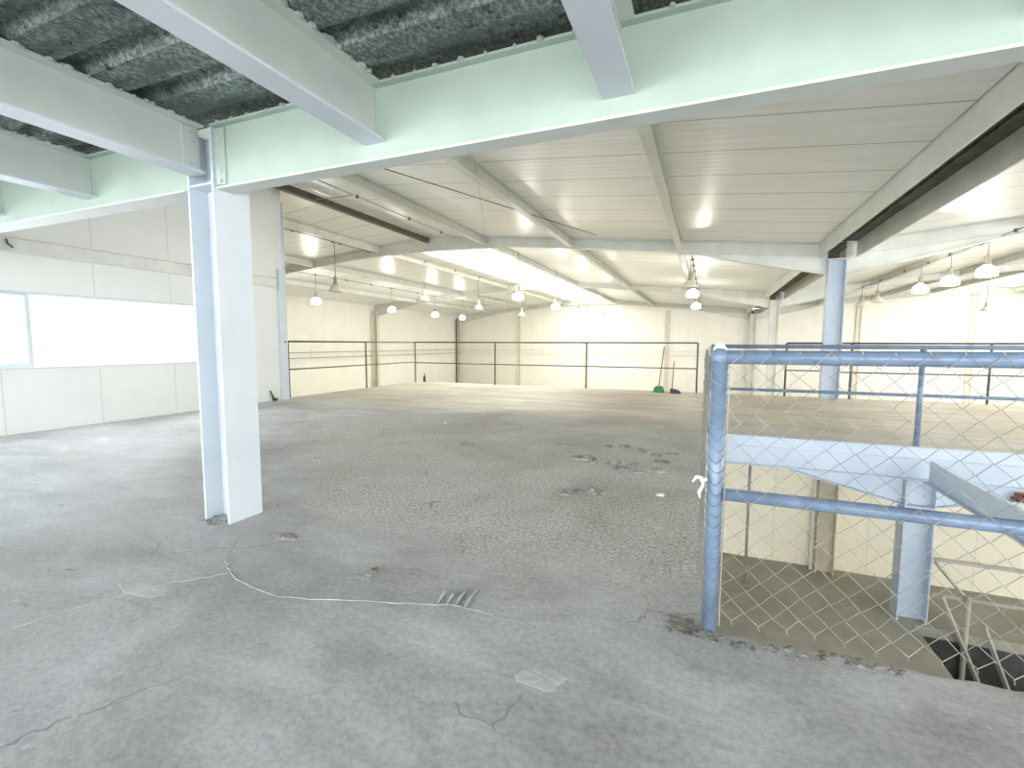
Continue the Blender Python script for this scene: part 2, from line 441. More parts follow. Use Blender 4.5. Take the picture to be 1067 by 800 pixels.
# rafters -----------------------------------------------------------
def rafter(xa, xr, xb, y, label, wall_side=False, name='roof_rafter'):
    t = thing(name, label, 'beam', ((xa+xb)/2, y, 3.4))
    def bot(x):
        d = min(x-xa, xb-x)
        z = roofz(x)-.25
        e = max(0, 1-d/3.4); z -= .42*e
        c = max(0, 1-abs(x-xr)/2.6); z -= .19*c
        return z
    xs = sorted(set([xa+(xb-xa)*i/44 for i in range(45)]+[xr]))
    top = [(x, roofz(x)-.004) for x in xs]; lo = [(x, bot(x)) for x in xs]
    MB().prism([(x, z-.014) for x, z in top]+[(x, z+.012) for x, z in lo][::-1], 1, y-.006, y+.006).build('web', M['frame'], t)
    MB().prism(top+[(x, z-.014) for x, z in top][::-1], 1, y-.075, y+.075).build('top_flange', M['frame'], t)
    MB().prism([(x, z+.012) for x, z in lo]+lo[::-1], 1, y-.075, y+.075).build('bottom_flange', M['frame'], t)
    for a, b in ((xa+.12, xa+3.2), (xb-3.2, xb-.12)):
        seg = [(a+(b-a)*i/8, roofz(a+(b-a)*i/8)-.262) for i in range(9)]
        MB().prism(seg+[(x, z-.012) for x, z in seg][::-1], 1, y-.05, y-.0065).build('haunch_flange', M['frame'], t)
    mb = MB().box(xr-.012, xr+.012, y-.07, y+.07, bot(xr)+.013, roofz(xr)-.03)
    mb.build('apex_plate', M['frame'], t)
    return t
rafter(XL+.02, RIDGE1, XV-.17, F2, 'nearest white roof rafter crossing the left span, its right end on the valley column')
rafter(XL+.02, RIDGE1, XV-.17, F3, 'middle white roof rafter of the left span, halfway down the skylight')
rafter(XL+.02, RIDGE1, XV-.17, F4-.09, 'farthest white roof rafter of the left span, against the gable wall')
rafter(XV+.17, RIDGE2, XR-.02, F2, 'nearest white roof rafter of the right span, rising to the right from the valley column')
rafter(XV+.17, RIDGE2, XR-.02, F3, 'middle white roof rafter of the right span')
rafter(XV+.17, RIDGE2, XR-.02, F4-.09, 'farthest white roof rafter of the right span, against the gable wall')

# purlins -----------------------------------------------------------
BAYS = [(-4.9, F2-.08, 'in the near bay'), (F2+.08, F3-.08, 'between nearest and middle rafters'), (F3+.08, F4-.17, 'between middle and farthest rafters')]
PUR = [(-15.2, 'third left of the left ridge'), (-12.37, 'second left of the left ridge'), (-9.62, 'first left of the left ridge'),
       (-5.93, 'first right of the left ridge'), (-3.42, 'second right of the left ridge'), (-.70, 'third right of the left ridge'),
       (5.84, 'third left of the right ridge'), (8.56, 'second left of the right ridge'), (11.24, 'first left of the right ridge'),
       (14.74, 'first right of the right ridge'), (17.5, 'second right of the right ridge'), (20.3, 'third right of the right ridge')]
def purlin_mb(x, y0, y1):
    z = roofz(x)-.006
    if x < RIDGE1 or XV < x < RIDGE2: z1 = roofz(x-.07)-.004
    else: z1 = roofz(x+.07)-.004
    return MB().box(x-.006, x+.006, y0, y1, z1-.20, z1-.012).box(x-.065, x+.065, y0, y1, z1-.012, z1).box(x-.065, x+.065, y0, y1, z1-.212, z1-.2)
for x, wh in PUR:
    for y0, y1, bay in BAYS:
        if x < WX-.1 and y0 < 0: y0 = 7.44
        tag(purlin_mb(x, y0, y1).build('roof_purlin', M['frame']), 'white roof purlin %s, %s' % (bay, wh), 'beam', 'roof purlins')

# dark ridge bar, conduits, bracing ---------------------------------
tag(MB().box(RIDGE1-.06, RIDGE1+.06, 6.4, F2-.08, 4.20, 4.24).box(RIDGE1-.06, RIDGE1-.045, 6.4, F2-.08, 4.2405, 4.33).box(RIDGE1+.045, RIDGE1+.06, 6.4, F2-.08, 4.2405, 4.33).build('ridge_channel', M['dark_steel']),
    'dark steel channel running under the left roof ridge to the nearest rafter', 'beam')
def conduit(label, pts, r, nodes, mat='conduit', nr=.035):
    t = thing('conduit', label, 'conduit', pts[0])
    MB().tube(pts, r, 8).build('pipe', M[mat], t, smooth=True)
    for p in nodes:
        MB().lathe([(nr*.55, -nr), (nr, -nr*.6), (nr, nr*.6), (nr*.55, nr)], p, 10).build('junction_box', M['dark_steel'], t)
    return t
conduit('thin dark conduit under the left roof carrying the nearest unlit pendant lamp', [(-9.75, 7.6, 4.02), (-9.75, F2-.1, 4.02)], .012, [(-9.75, y, 4.02) for y in (9.1, 10.5, 10.8, 12.0)], 'dark_steel')
conduit('pale conduit with round joints beside the left roof ridge', [(-6.8, 6.4, 4.22), (-6.8, 12.2, 4.22)], .018, [(-6.8, y, 4.22) for y in (8.05, 9.9, 11.4)], 'column')
conduit('short grey cross pipe from the ridge channel to the pale conduit', [(-7.8, 7.9, 4.22), (-6.83, 7.95, 4.22)], .010, [])
conduit('thin conduit under the right roof with dark joints, above the pendant lamps', [(5.3, 7.5, 3.36), (5.3, 22.6, 3.36)], .012, [(5.3, y, 3.36) for y in (10.9, 12.0, 13.2, 14.6, 15.8, 17.4, 19.5, 21.4)], 'conduit')
conduit('thin conduit above the middle row of pendant lamps, beyond the nearest rafter', [(-.42, F2+.1, 3.38), (-.42, F4-.3, 3.38)], .014, [(-.42, y, 3.38) for y in (13.2, 14.2, 15.3, 17.0, 18.6, 20.4)])
conduit('conduit with dark joints near the left wall of the hall', [(-13.3, 11.5, 3.68), (-13.3, 30, 3.68)], .014, [(-13.3, y, 3.68) for y in (12.6, 13.4, 15.0, 16.5, 17.9, 20, 21.6, 24.6)])
conduit('conduit along the left side of the skylight carrying pendant lamps', [(-9.05, F2+.1, 4.0), (-9.05, 26, 4.0)], .012, [(-9.05, y, 4.0) for y in (14.1, 16.2, 18.3)])
tag(MB().tube([(-4.93, 6.26, 3.98), (-3.7, 8.73, 3.86), (-2.47, 11.2, 3.74)], .008, 6).build('bracing_rod', M['dark_steel']), 'thin dark bracing rod slanting under the near roof panels', 'rod')
tag(MB().tube([(-5.77, 12.2, 4.74-.62), (-5.77, 12.2, 4.02)], .006, 6).tube([(-5.70, 11.9, 4.12), (-3.1, 6.1, 3.8)], .0035, 5).build('hanging_wire', M['conduit']), 'thin pale wire strung from the nearest rafter towards the near roof', 'wire')

# valley gutters ----------------------------------------------------
for y0, y1, bay in BAYS:
    t = thing('valley_gutter', 'valley gutter %s, dark trough between white edge beams' % bay, 'gutter', (XV, (y0+y1)/2, 3.2))
    MB().box(2.22, 2.234, y0, y1, 3.12, 3.46).box(2.234, 2.25, y0, y1, 3.12, 3.135).build('edge_beam', M['frame'], t)
    MB().box(2.906, 2.92, y0, y1, 3.08, 3.46).box(2.89, 2.906, y0, y1, 3.08, 3.095).build('edge_beam', M['frame'], t)
    MB().box(2.236, 2.904, y0, y1, 3.43, 3.445).box(2.45, 2.48, y0, y1, 3.40, 3.43).box(2.66, 2.69, y0, y1, 3.40, 3.43).build('trough', M['trough'], t)

# columns ------------------------------------------------------------
def h_mb(x0, x1, y0, y1, z0, z1, tf=.014, tw=.010):
    ym = (y0+y1)/2
    return MB().box(x0, x0+tf, y0, y1, z0, z1).box(x1-tf, x1, y0, y1, z0, z1).box(x0+tf, x1-tf, ym-tw/2, ym+tw/2, z0, z1)
t = thing('steel_column', 'large white steel column standing on the near floor under the green-white girder', 'column', (-3.0, 2.215, 0))
h_mb(-3.12, -2.88, 2.09, 2.34, 0, 2.53, .016).build('shaft', M['column'], t)
MB().box(-3.103, -2.897, 2.095, 2.209, 2.19, 2.202).build('stiffener_plate', M['column'], t)
MB().bolt((-3.02, 2.209, 2.12), -2, .014).bolt((-3.06, 2.209, 1.15), -2, .006).build('bolt', M['bolt'], t)
mb = MB()
for k in range(26):
    a = random.uniform(-3.12, -2.9); y = random.uniform(2.03, 2.16); r = random.uniform(.008, .02)
    mb.lathe([(r, -.004), (r*.9, r*.35), (r*.4, r*.6)], (a, y, .0), 6)
tag(mb.build('mortar_crumbs', M['clod']), 'grey mortar crumbs around the foot of the white column', 'rubble', kind='stuff')
for y, wh in ((F2, 'nearest valley column, white steel, standing behind the far void railing'), (F3, 'second valley column, white steel, down in the hall'), (F4-.35, 'farthest valley column, white steel, against the gable wall')):
    z0 = 0 if y == F2 else LOW
    t = thing('steel_column', wh, 'column', (XV, y, z0))
    h_mb(2.40, 2.74, y-.12, y+.12, z0, 3.05, .018, .012).build('shaft', M['void_beam'] if y == F2 else M['frame'], t)
    MB().box(2.37, 2.77, y-.15, y+.15, 3.05, 3.07).build('cap_plate', M['frame'], t)
    MB().box(2.50, 2.60, y-.08, y+.08, 3.071, 3.26).build('bracket', M['dark_steel'] if y == F2 else M['rust'], t)

# ------------------------------------------------------------------ upper deck over the camera
t = thing('edge_girder', 'large pale green-white steel girder crossing overhead at the edge of the upper deck', 'beam', (-1.6, 2.15, 2.16))
GZ0, GZ1 = 2.16, 2.54
MB().box(-2.878, 5.0, 2.12, 2.132, GZ0+.0125, GZ1-.0125).box(-8.15, -3.122, 2.12, 2.132, GZ0+.0125, GZ1-.0125).build('web', M['beam'], t)
MB().box(-2.878, 5.0, 2.105, 2.22, GZ0, GZ0+.012).box(-8.15, -3.122, 2.07, 2.22, GZ0, GZ0+.012).build('bottom_flange', M['joist'], t)
MB().box(-2.878, 5.0, 2.08, 2.22, GZ1-.012, GZ1).box(-8.15, -3.122, 2.08, 2.22, GZ1-.012, GZ1).build('top_flange', M['beam'], t)
cl = MB().box(-2.878, -2.79, 2.108, 2.1195, GZ0+.02, GZ1-.02).build('cleat', M['beam'], t)
for z in (2.2, 2.26, 2.45): MB().bolt((-2.83, 2.108, z), -2, .013, .014).build('bolt', M['bolt'], cl)

JY0 = -4.8
JX = [(-6.78, 'leftmost of the overhead joists, nearest the left wall'), (-5.50, 'second overhead joist from the left wall'), (-4.22, 'overhead joist first to the left of the white column'),
      (-3.0, 'overhead joist bolted to the top of the white column'), (-1.66, 'wide overhead joist first to the right of the white column'), (-.385, 'overhead joist at the top centre, second to the right of the column'), (.99, 'overhead joist above the top right corner of the view')]
for x, wh in JX:
    t = thing('deck_joist', 'white steel '+wh, 'beam', (x, 0, 2.25), 'overhead deck joists')
    ye = 2.085 if abs(x+3.0) < .01 else 2.118
    MB().box(x-.005, x+.005, JY0, ye, 2.262, 2.528).box(x-.065, x+.065, JY0, ye, 2.5285, 2.54).build('web', M['joist'], t)
    MB().box(x-.067, x+.067, JY0, ye, 2.25, 2.2615).build('bottom_flange', M['column'], t)
    if abs(x+3.0) < .01:
        cl = MB().box(x+.0055, x+.013, ye-.10, ye, 2.27, 2.52).build('cleat', M['joist'], t)
        for z in (2.30, 2.37, 2.43, 2.49): MB().bolt((x+.013, ye-.05, z), 1, .010, .010).build('bolt', M['bolt'], cl)
# profiled dark deck sheet: trapezoid ribs running across the joists
mb = MB()
prof = []; y = -4.8
while y < 2.10:
    prof += [(y, 2.545), (y+.17, 2.545), (y+.20, 2.595), (y+.27, 2.595)]; y += .30
prof = [p for p in prof if p[0] <= 2.09]
mb.prism(prof+[(p[0], p[1]+.004) for p in prof][::-1], 0, -8.28, 5.0)
struct('ceiling_deck', mb, M['deck'], 'dark speckled ribbed metal underside of the upper deck')
# pale ragged plaster drips along the joist tops
mb = MB()
for x, wh in JX[2:6]:
    for k in range(44):
        yy = -.6+k*.06+random.uniform(-.03, .03)
        if yy > 2.0: continue
        w = random.uniform(.006, .03)
        mb.lathe([(w*.5, -.004), (w, .0), (w*.8, .012)], (x+.066, yy, 2.533), 6)
for k in range(40):
    xx = -2.8+k*.13+random.uniform(-.03, .03)
    if any(abs(xx-x) < .10 for x, _ in JX): continue
    w = random.uniform(.006, .022); mb.lathe([(w*.5, -.004), (w, .0), (w*.8, .012)], (xx, 2.078, 2.533), 6)
tag(mb.build('plaster_drips', M['ridge']), 'pale ragged cement drips along the tops of the overhead joists', 'cement', kind='stuff')

# upper floor body above deck (closes the roof space from the sky)
struct('ceiling_deck_slab', MB().box(-8.28, 5.0, -4.8, 2.22, 2.606, 2.66), M['deck'])

# ------------------------------------------------------------------ railings
def rail_run(t, p0, p1, z, r, mat, name, n=12):
    MB().tube([(p0[0], p0[1], z), (p1[0], p1[1], z)], r, n).build(name, M[mat], t, smooth=True)
def post(t, x, y, z0, z1, r, mat, n=12):
    MB().tube([(x, y, z0), (x, y, z1)], r, n).build('post', M[mat], t, smooth=True)

t = thing('pipe_railing', 'long dark two-rail pipe railing around the far left edge of the mezzanine', 'railing', (-8.4, F2, 0))
rail_run(t, (-8.4, 7.62), (-8.4, F2), 1.23, .020, 'rail_dark', 'top_rail')
rail_run(t, (-8.4, F2), (-.20, F2), 1.235, .020, 'rail_dark', 'top_rail')
rail_run(t, (-8.4, 7.62), (-8.4, F2), .62, .015, 'rail_dark', 'mid_rail')
rail_run(t, (-8.4, F2), (-.20, F2), .60, .015, 'rail_dark', 'mid_rail')
for x, y in ((-8.4, 7.62), (-8.4, 10.15), (-8.4, F2), (-5.66, F2), (-2.97, F2), (-.20, F2)):
    post(t, x, y, 0, 1.235, .020, 'rail_dark')

t = thing('pipe_railing', 'two-rail pipe railing on the far right edge of the floor, around the valley column', 'railing', (3.0, F2, 0))
YR = 12.5
rail_run(t, (1.71, YR), (9.3, YR), 1.235, .022, 'rail_dark', 'top_rail')
rail_run(t, (1.71, YR), (2.38, YR), .61, .015, 'rail_dark', 'mid_rail')
rail_run(t, (2.76, YR), (9.3, YR), .59, .015, 'rail_dark', 'mid_rail')
for x in (1.71, 2.97, 5.32, 7.6): post(t, x, YR, 0, 1.235, .022, 'rail_dark')

t = thing('pipe_railing', 'two-rail grey pipe railing along the far side of the floor opening', 'railing', (2.35, 6.98, 0))
rail_run(t, (.06, 6.98), (5.55, 6.98), 1.175, .026, 'rail_blue', 'top_rail')
rail_run(t, (.06, 6.98), (5.55, 6.98), .605, .020, 'rail_blue', 'mid_rail')
for x in (.075, 2.36, 4.7): post(t, x, 6.98, 0, 1.175, .030, 'rail_blue')

# near railing with chain link
t = thing('chain_link_railing', 'blue-grey pipe railing with chain-link mesh at the near corner of the opening', 'railing', (.052, 2.09, 0))
post(t, .052, 2.09, -.02, 1.155, .031, 'rail_blue', 20)
MB().tube([(.052, 2.09, 1.149), (.9, 2.09, 1.151), (2.6, 2.09, 1.155)], .0275, 20).build('top_rail', M['rail_blue'], t, smooth=True)
MB().tube([(.082, 2.09, .585), (2.6, 2.09, .585)], .0255, 20).build('mid_rail', M['rail_blue'], t, smooth=True)
MB().tube([(.05, 2.12, 1.15), (.05, 6.94, 1.155)], .024, 14).build('top_rail', M['rail_blue'], t, smooth=True)
MB().tube([(.05, 2.12, .585), (.05, 6.94, .59)], .020, 14).build('mid_rail', M['rail_blue'], t, smooth=True)
post(t, 2.6, 2.09, -.14, 1.155, .03, 'rail_blue', 16)
MB().lathe([(.034, -.02), (.036, .0), (.030, .022), (.012, .033)], (.052, 2.09, 1.15), 16).build('elbow', M['rail_blue'], t, smooth=True)
def chain_link(L, z0, z1, c, h, place, seed):
    rnd = random.Random(seed); mb = MB(); nodes = {}
    K = int((z1-z0)/h); W = int(L/c)
    def node(i, k):
        if (i, k) not in nodes: nodes[(i, k)] = (i*c+rnd.uniform(-.004, .004), z0+k*h+rnd.uniform(-.003, .003)-.006*math.sin(i*.7), rnd.uniform(-.002, .002))
        return nodes[(i, k)]
    for i in range(W):
        pts = []
        for k in range(K+1):
            right = (k+i) % 2 == 0
            a, b, d = node(i+(1 if right else 0), k)
            off = .0028 if right else -.0028
            pts.append(place(a, b, d+off))
        mb.tube(pts, .0017, 5, cap=False)
    # loose wire ends at the bottom, a selvage twist at the top
    for i in range(W+1):
        a, b, d = node(i, 0)
        if i % 2 == 1: mb.tube([place(a, b, d), place(a+.006, b-.022, d+.004)], .0017, 5, cap=False)
        a, b, d = node(i, K)
        if i % 2 == (K+1) % 2: mb.tube([place(a, b, d), place(a-.004, b+.014, d)], .0017, 5, cap=False)
    return mb
cl = chain_link(2.5, .072, 1.165, .0485, .0455, lambda a, b, d: (.085+a, 2.052+d*1.2, b), 3).build('chain_link_mesh', M['wire'], t, auto=False)
cl = chain_link(4.8, .04, 1.15, .0485, .0455, lambda a, b, d: (.006+d*2+.006*math.sin(a*9+b*5), 2.07+a, b), 5).build('chain_link_mesh', M['wire'], t, auto=False)
# strands wrapped round the corner post
mb = MB()
for k in range(24):
    z = .08+k*.0455; pts = []
    for j in range(9):
        a = R(-200+j*27+(k % 2)*12)
        pts.append((.052+.036*math.cos(a), 2.09+.036*math.sin(a), z+.0455*abs(j-4)/4.0+random.uniform(-.003, .003)))
    mb.tube(pts, .0017, 5, cap=False)
mb.tube([(.088, 2.06, .03), (.088, 2.06, 1.12)], .003, 6)
mb.build('wrapped_wire', M['wire'], t, auto=False)

mb = MB()
prev = None
mb.tube([(-.034, 2.03, .640), (-.020, 2.028, .662), (-.002, 2.03, .660), (.006, 2.03, .640)], [.004, .008, .008, .006], 6)
mb.tube([(.008, 2.03, .655), (.004, 2.028, .625), (-.008, 2.03, .600), (-.004, 2.03, .575)], [.007, .006, .008, .003], 6)
mb.tube([(-.004, 2.03, .65), (.018, 2.045, .652)], [.007, .008], 6)
tag(mb.build('tape_knot', M['tape']), 'scrap of white tape knotted to the mesh beside the near corner post', 'tape')
tag(MB().tube([(.035, 2.11, 1.178), (.045, 2.13, 1.192), (.06, 2.14, 1.19), (.07, 2.12, 1.178)], [.012, .017, .016, .010], 8).build('tape_wrap', M['tape']), 'pale tape bundle wrapped over the top corner of the chain-link railing', 'tape')

# ------------------------------------------------------------------ girders and posts around the floor opening
t = thing('void_girder', 'bluish white steel girder under the far edge of the floor opening', 'beam', (2.4, 6.98, -.4))
MB().box(.04, 5.6, 6.95, 6.962, -.388, -.15).build('web', M['void_beam'], t)
MB().box(.04, 5.6, 6.90, 7.02, -.40, -.388).build('bottom_flange', M['void_beam'], t)
MB().box(.04, 5.6, 6.915, 6.949, -.141, -.022).box(.04, 5.6, 6.88, 6.929, -.022, -.003).build('edge_angle', M['void_beam'], t)
mb = MB().prism([(1.05, -.4005), (2.245, -.4005), (2.245, -.70)], 1, 6.925, 6.94)
mb.prism([(1.05, -.405), (2.245, -.704), (2.245, -.716), (1.05, -.417)], 1, 6.88, 6.99)
mb.build('haunch', M['void_beam'], t)
mb = MB().prism([(3.75, -.4005), (2.555, -.70), (2.555, -.4005)], 1, 6.925, 6.94)
mb.prism([(3.75, -.405), (3.75, -.417), (2.555, -.716), (2.555, -.704)], 1, 6.88, 6.99)
mb.build('haunch', M['void_beam'], t)
t = thing('steel_column', 'bluish white steel column below the far girder, standing on the lower floor', 'column', (2.4, 6.96, LOW))
h_mb(2.25, 2.55, 6.84, 7.08, LOW, -.405, .016).build('shaft', M['void_beam'], t)
MB().box(2.266, 2.534, 6.845, 6.954, -.72, -.708).build('stiffener_plate', M['void_beam'], t)
for x in (2.32, 2.47):
    for z in (-.48, -.60): MB().bolt((x, 6.954, z), -2, .012).build('bolt', M['bolt'], t)
t = thing('cross_girder', 'white steel girder running from the lower column towards the near right', 'beam', (2.46, 4.5, -.4))
MB().box(2.455, 2.467, 2.25, 6.84, -.388, -.16).build('web', M['void_beam'], t)
MB().box(2.40, 2.52, 2.25, 6.84, -.40, -.388).build('bottom_flange', M['void_beam'], t)
MB().box(2.44, 2.48, 2.25, 6.84, -.16, -.148).build('top_flange', M['void_beam'], t)
t = thing('near_girder', 'white steel girder under the near edge of the floor opening', 'beam', (2.4, 1.9, -.4))
MB().box(-.05, 5.6, 1.95, 1.962, -.388, -.155).box(-.05, 5.6, 1.9, 2.01, -.40, -.388).box(-.05, 5.6, 1.9, 2.01, -.155, -.143).build('section', M['void_beam'], t)
t = thing('lower_post', 'slim grey steel pole on the lower floor near the left side of the opening', 'post', (.61, 7.1, LOW))
MB().tube([(.61, 7.1, LOW+.012), (.61, 7.1, -.145)], .020, 10).build('pole', M['conduit'], t, smooth=True)
MB().box(.55, .67, 7.04, 7.16, LOW, LOW+.012).build('base_plate', M['conduit'], t)
t = thing('steel_column', 'tan steel column against the cream wall of the level below', 'column', (1.7, 7.93, LOW))
h_mb(1.58, 1.81, 7.82, 8.05, LOW, -.145, .014).build('shaft', M['lower_col'], t)
MB().tube([(1.545, 7.95, LOW), (1.545, 7.95, -.145)], .022, 8).build('downpipe', M['tape'], t)
# rusty pipe ends
mb = MB()
for k, (dz, dx) in enumerate(((0, 0), (.045, .03), (.02, .10), (-.02, .05))):
    mb.tube([(3.20+dx, 6.86, -.49+dz), (3.8+dx, 6.86, -.50+dz)], .018, 8)
tag(mb.build('rusty_pipes', M['rust']), 'short bundle of rusty pipes lying against the girder at the right edge', 'pipes')
MBs = MB().box(3.2, 3.9, 6.83, 6.90, -.545, -.53)
tag(MBs.build('shelf_angle', M['void_beam']), 'small steel angle carrying the rusty pipes', 'bracket')

# stair / guard frame down in the pit
t = thing('pit_guard_rail', 'dusty grey steel guard frame beside the pit on the lower floor', 'railing', (2.9, 6.8, LOW))
S = M['stair']
MB().box(2.552, 4.6, 6.79, 6.82, -1.315, -1.275).build('top_rail', S, t)
MB().box(2.552, 4.6, 6.79, 6.82, -1.735, -1.695).build('mid_rail', S, t)
MB().tube([(2.56, 6.80, -1.32), (2.86, 6.80, -1.70)], .020, 4).build('brace', S, t)
MB().tube([(2.87, 6.76, -1.66), (2.87, 6.76, -3.6)], .030, 8).build('post', S, t, smooth=True)
MB().tube([(2.62, 6.74, -1.70), (3.04, 6.74, -2.72), (3.4, 6.74, -3.59)], .026, 4).build('stair_leg', S, t)
MB().tube([(3.02, 6.74, -1.98), (3.29, 6.74, -2.72), (3.6, 6.74, -3.59)], .026, 4).build('stair_leg', S, t)

# ------------------------------------------------------------------ hall details: wind posts, wall columns, rails on walls
for x, wh in ((-13.06, 'first on the gable wall from the left corner'), (-7.93, 'under the left ridge on the gable wall'), (-2.46, 'on the gable wall behind the brooms'), (8.08, 'on the gable wall just right of the valley columns'), (13.2, 'on the gable wall below the right ridge')):
    t = thing('wind_post', 'slim cream steel wind post '+wh, 'post', (x, F4-.05, LOW))
    zt = roofz(x)-.45
    MB().box(x-.13, x-.10, F4-.09, F4-.002, LOW, zt).box(x+.10, x+.13, F4-.09, F4-.002, LOW, zt).box(x-.10, x+.10, F4-.03, F4-.002, LOW, zt).build('section', M['pipe'], t)
for y, wh in ((F2, 'hidden beside the nearest rafter'), (F3, 'with a downpipe, at the middle rafter'), (F4-.3, 'in the far left corner')):
    t = thing('wall_column', 'cream steel column on the far left wall '+wh, 'column', (XL+.15, y, LOW))
    h_mb(XL+.01, XL+.28, y-.12, y+.12, LOW, 3.0, .014).build('shaft', M['pipe'], t)
    MB().tube([(XL+.12, y-.34, LOW), (XL+.12, y-.34, 3.0), (XL+.12, y-.2, 3.12)], .05, 8).build('downpipe', M['dark_steel'] if y > 30 else M['pipe'], t, smooth=True)
for z, y1, wh in ((.74, F4, 'upper'), (.47, F4, 'lower')):
    tag(MB().tube([(XL+.33, 7.5, z), (XL+.33, y1-.36, z)], .022, 6).build('wall_pipe', M['conduit']), '%s of the two thin pipes running along the far left wall' % wh, 'pipe')
    tag(MB().tube([(XL+.6, F4-.14, z), (XV-.3, F4-.14, z)], .020, 6).build('wall_pipe', M['pipe']), '%s of the two thin pipes running along the gable wall' % wh, 'pipe')

# ------------------------------------------------------------------ pendant lamps
def make_lamp(x, y, z, top, on, label, group, small=False, proto=None):
    t = thing('pendant_lamp', label, 'lamp', (x, y, z), group)
    MB().tube([(x, y, z+.20), (x, y, top)], .009, 6).build('rod', M['dark_steel'] if top-z < 1.9 and not on else M['conduit'], t)
    MB().lathe([(.03, .27), (.055, .26), (.055, .10), (.07, .09), (.07, .06)], (x, y, z), 14).build('ballast_housing', M['lamp_cap'], t, smooth=True)
    if on:
        MB().lathe([(.07, .06), (.15, .0), (.175, -.08), (.165, -.15), (.10, -.17)], (x, y, z), 18).build('glass_shade', M['lamp_on'], t, smooth=True)
    else:
        MB().lathe([(.07, .06), (.12, .02), (.175, -.07), (.20, -.13), (.19, -.135), (.06, .0)], (x, y, z), 18).build('bell_shade', M['lamp_off'], t, smooth=True)
    MB().lathe([(.012, .0), (.03, .02), (.012, .05)], (x, y, z+.24), 8).build('hook', M['dark_steel'], t)
    return t
ORD = ['nearest', 'second', 'third', 'fourth', 'fifth']
rows = [
  ('by the far left wall', -13.3, 3.68, [(13.4, 1), (17.9, 1), (21.6, 1), (24.6, 1)]),
  ('left of the skylight', -9.1, 3.98, [(14.1, 0), (18.3, 0), (23.4, 0)]),
  ('right under the skylight edge', -5.7, None, [(14.33, 1), (18.44, 1), (22.0, 1), (27.8, 1)]),
  ('between the skylight and the valley', -.45, 3.36, [(13.1, 0), (15.34, 1), (20.3, 1)]),
  ('in the right span nearest the valley', 5.3, 3.36, [(12.9, 1), (14.5, 1), (16.2, 1), (19.7, 0), (21.5, 0)]),
  ('in the right span under its skylight', 10.9, None, [(26.3, 0)]),
]
make_lamp(-9.75, 10.56, 2.78, 4.01, 0, 'unlit bell pendant lamp nearest the camera, hanging on a long rod beside the white column', 'pendant lamps')
for rn, x, top, ls in rows:
    for i, (y, on) in enumerate(ls):
        make_lamp(x, y, 2.78, (top if top else roofz(x)-.02), on, '%s bell pendant lamp, %s in the row %s' % ('lit glowing' if on else 'unlit white', ORD[i], rn), 'pendant lamps')
# tube lamps added out of view under the near slab to light the lower level
for x in (1.2, 4.0):
    t = thing('fill_tube_lamp', 'added unseen tube lamp under the near slab lighting the level below, %s one' % ('left' if x < 2 else 'right'), 'lamp', (x, 1.0, -.5))
    MB().box(x-.6, x+.6, .95, 1.05, -.20, -.142).build('housing', M['lamp_cap'], t)
    MB().tube([(x-.58, 1.0, -.225), (x+.58, 1.0, -.225)], .02, 8).build('tube', M['lamp_on_low'], t)

# ------------------------------------------------------------------ cleaning tools and small things on the floor
t = thing('broom', 'green push broom leaning upright against the far railing', 'broom', (-1.07, 12.25, 0))
mb = MB().prism([(-1.21,.0),(-.93,.0),(-.96,.12),(-1.0,.16),(-1.14,.16),(-1.18,.12)], 1, 12.20, 12.30)
mb.build('broom_head', M['green_plastic'], t, bevel=.01)
MB().tube([(-1.07, 12.25, .15), (-.98, 12.41, 1.14)], .014, 8).build('stick', M['stick'], t, smooth=True)
t = thing('dustpan', 'black long-handled dustpan standing beside the green broom', 'dustpan', (-.72, 12.25, 0))
MB().prism([(-.80,.0),(-.54,.0),(-.60,.07),(-.70,.10),(-.80,.11)], 1, 12.12, 12.32).build('pan', M['dark_plastic'], t, bevel=.008)
MB().tube([(-.76, 12.27, .09), (-.74, 12.38, .77)], .013, 8).build('stick', M['stick'], t, smooth=True)
t = thing('bottle', 'small dark bottle at the floor edge behind the railing corner', 'bottle', (-8.17, 12.5, 0))
MB().lathe([(.038, 0), (.04, .02), (.04, .15), (.014, .20), (.014, .24)], (-8.12, 12.53, 0), 12).build('body', M['dark_plastic'], t, smooth=True)
MB().lathe([(.017, .24), (.017, .265)], (-8.12, 12.53, 0), 10).build('cap', M['dark_plastic'], t)

def clod(x, y, rx, ry, h, name, label, mat, group=None, seed=0, cat='rubble'):
    rnd = random.Random(seed); n = 16; mb = MB()
    ring = [[(x, y, h*.8)]]
    prof = [(1.0, -.002), (.86, h*.55), (.55, h*.95), (.2, h)]
    jit = [rnd.uniform(.62, 1.15) for _ in range(n)]
    jit = [(jit[i]+jit[(i+1) % n])/2 for i in range(n)]
    for r, z in prof:
        for k in range(n):
            a = 2*math.pi*k/n; q = jit[k]*r*(1+rnd.uniform(-.08, .08))
            mb.v.append((x+rx*q*math.cos(a), y+ry*q*math.sin(a), z*(1+rnd.uniform(-.35, .25)) if z > 0 else z))
    for i in range(3):
        for k in range(n):
            j = (k+1) % n; mb.f.append([i*n+k, i*n+j, (i+1)*n+j, (i+1)*n+k])
    mb.f.append([k for k in range(n)][::-1]); mb.f.append([3*n+k for k in range(n)])
    o = mb.build(name, mat)
    if label: tag(o, label, cat, group)
    return o
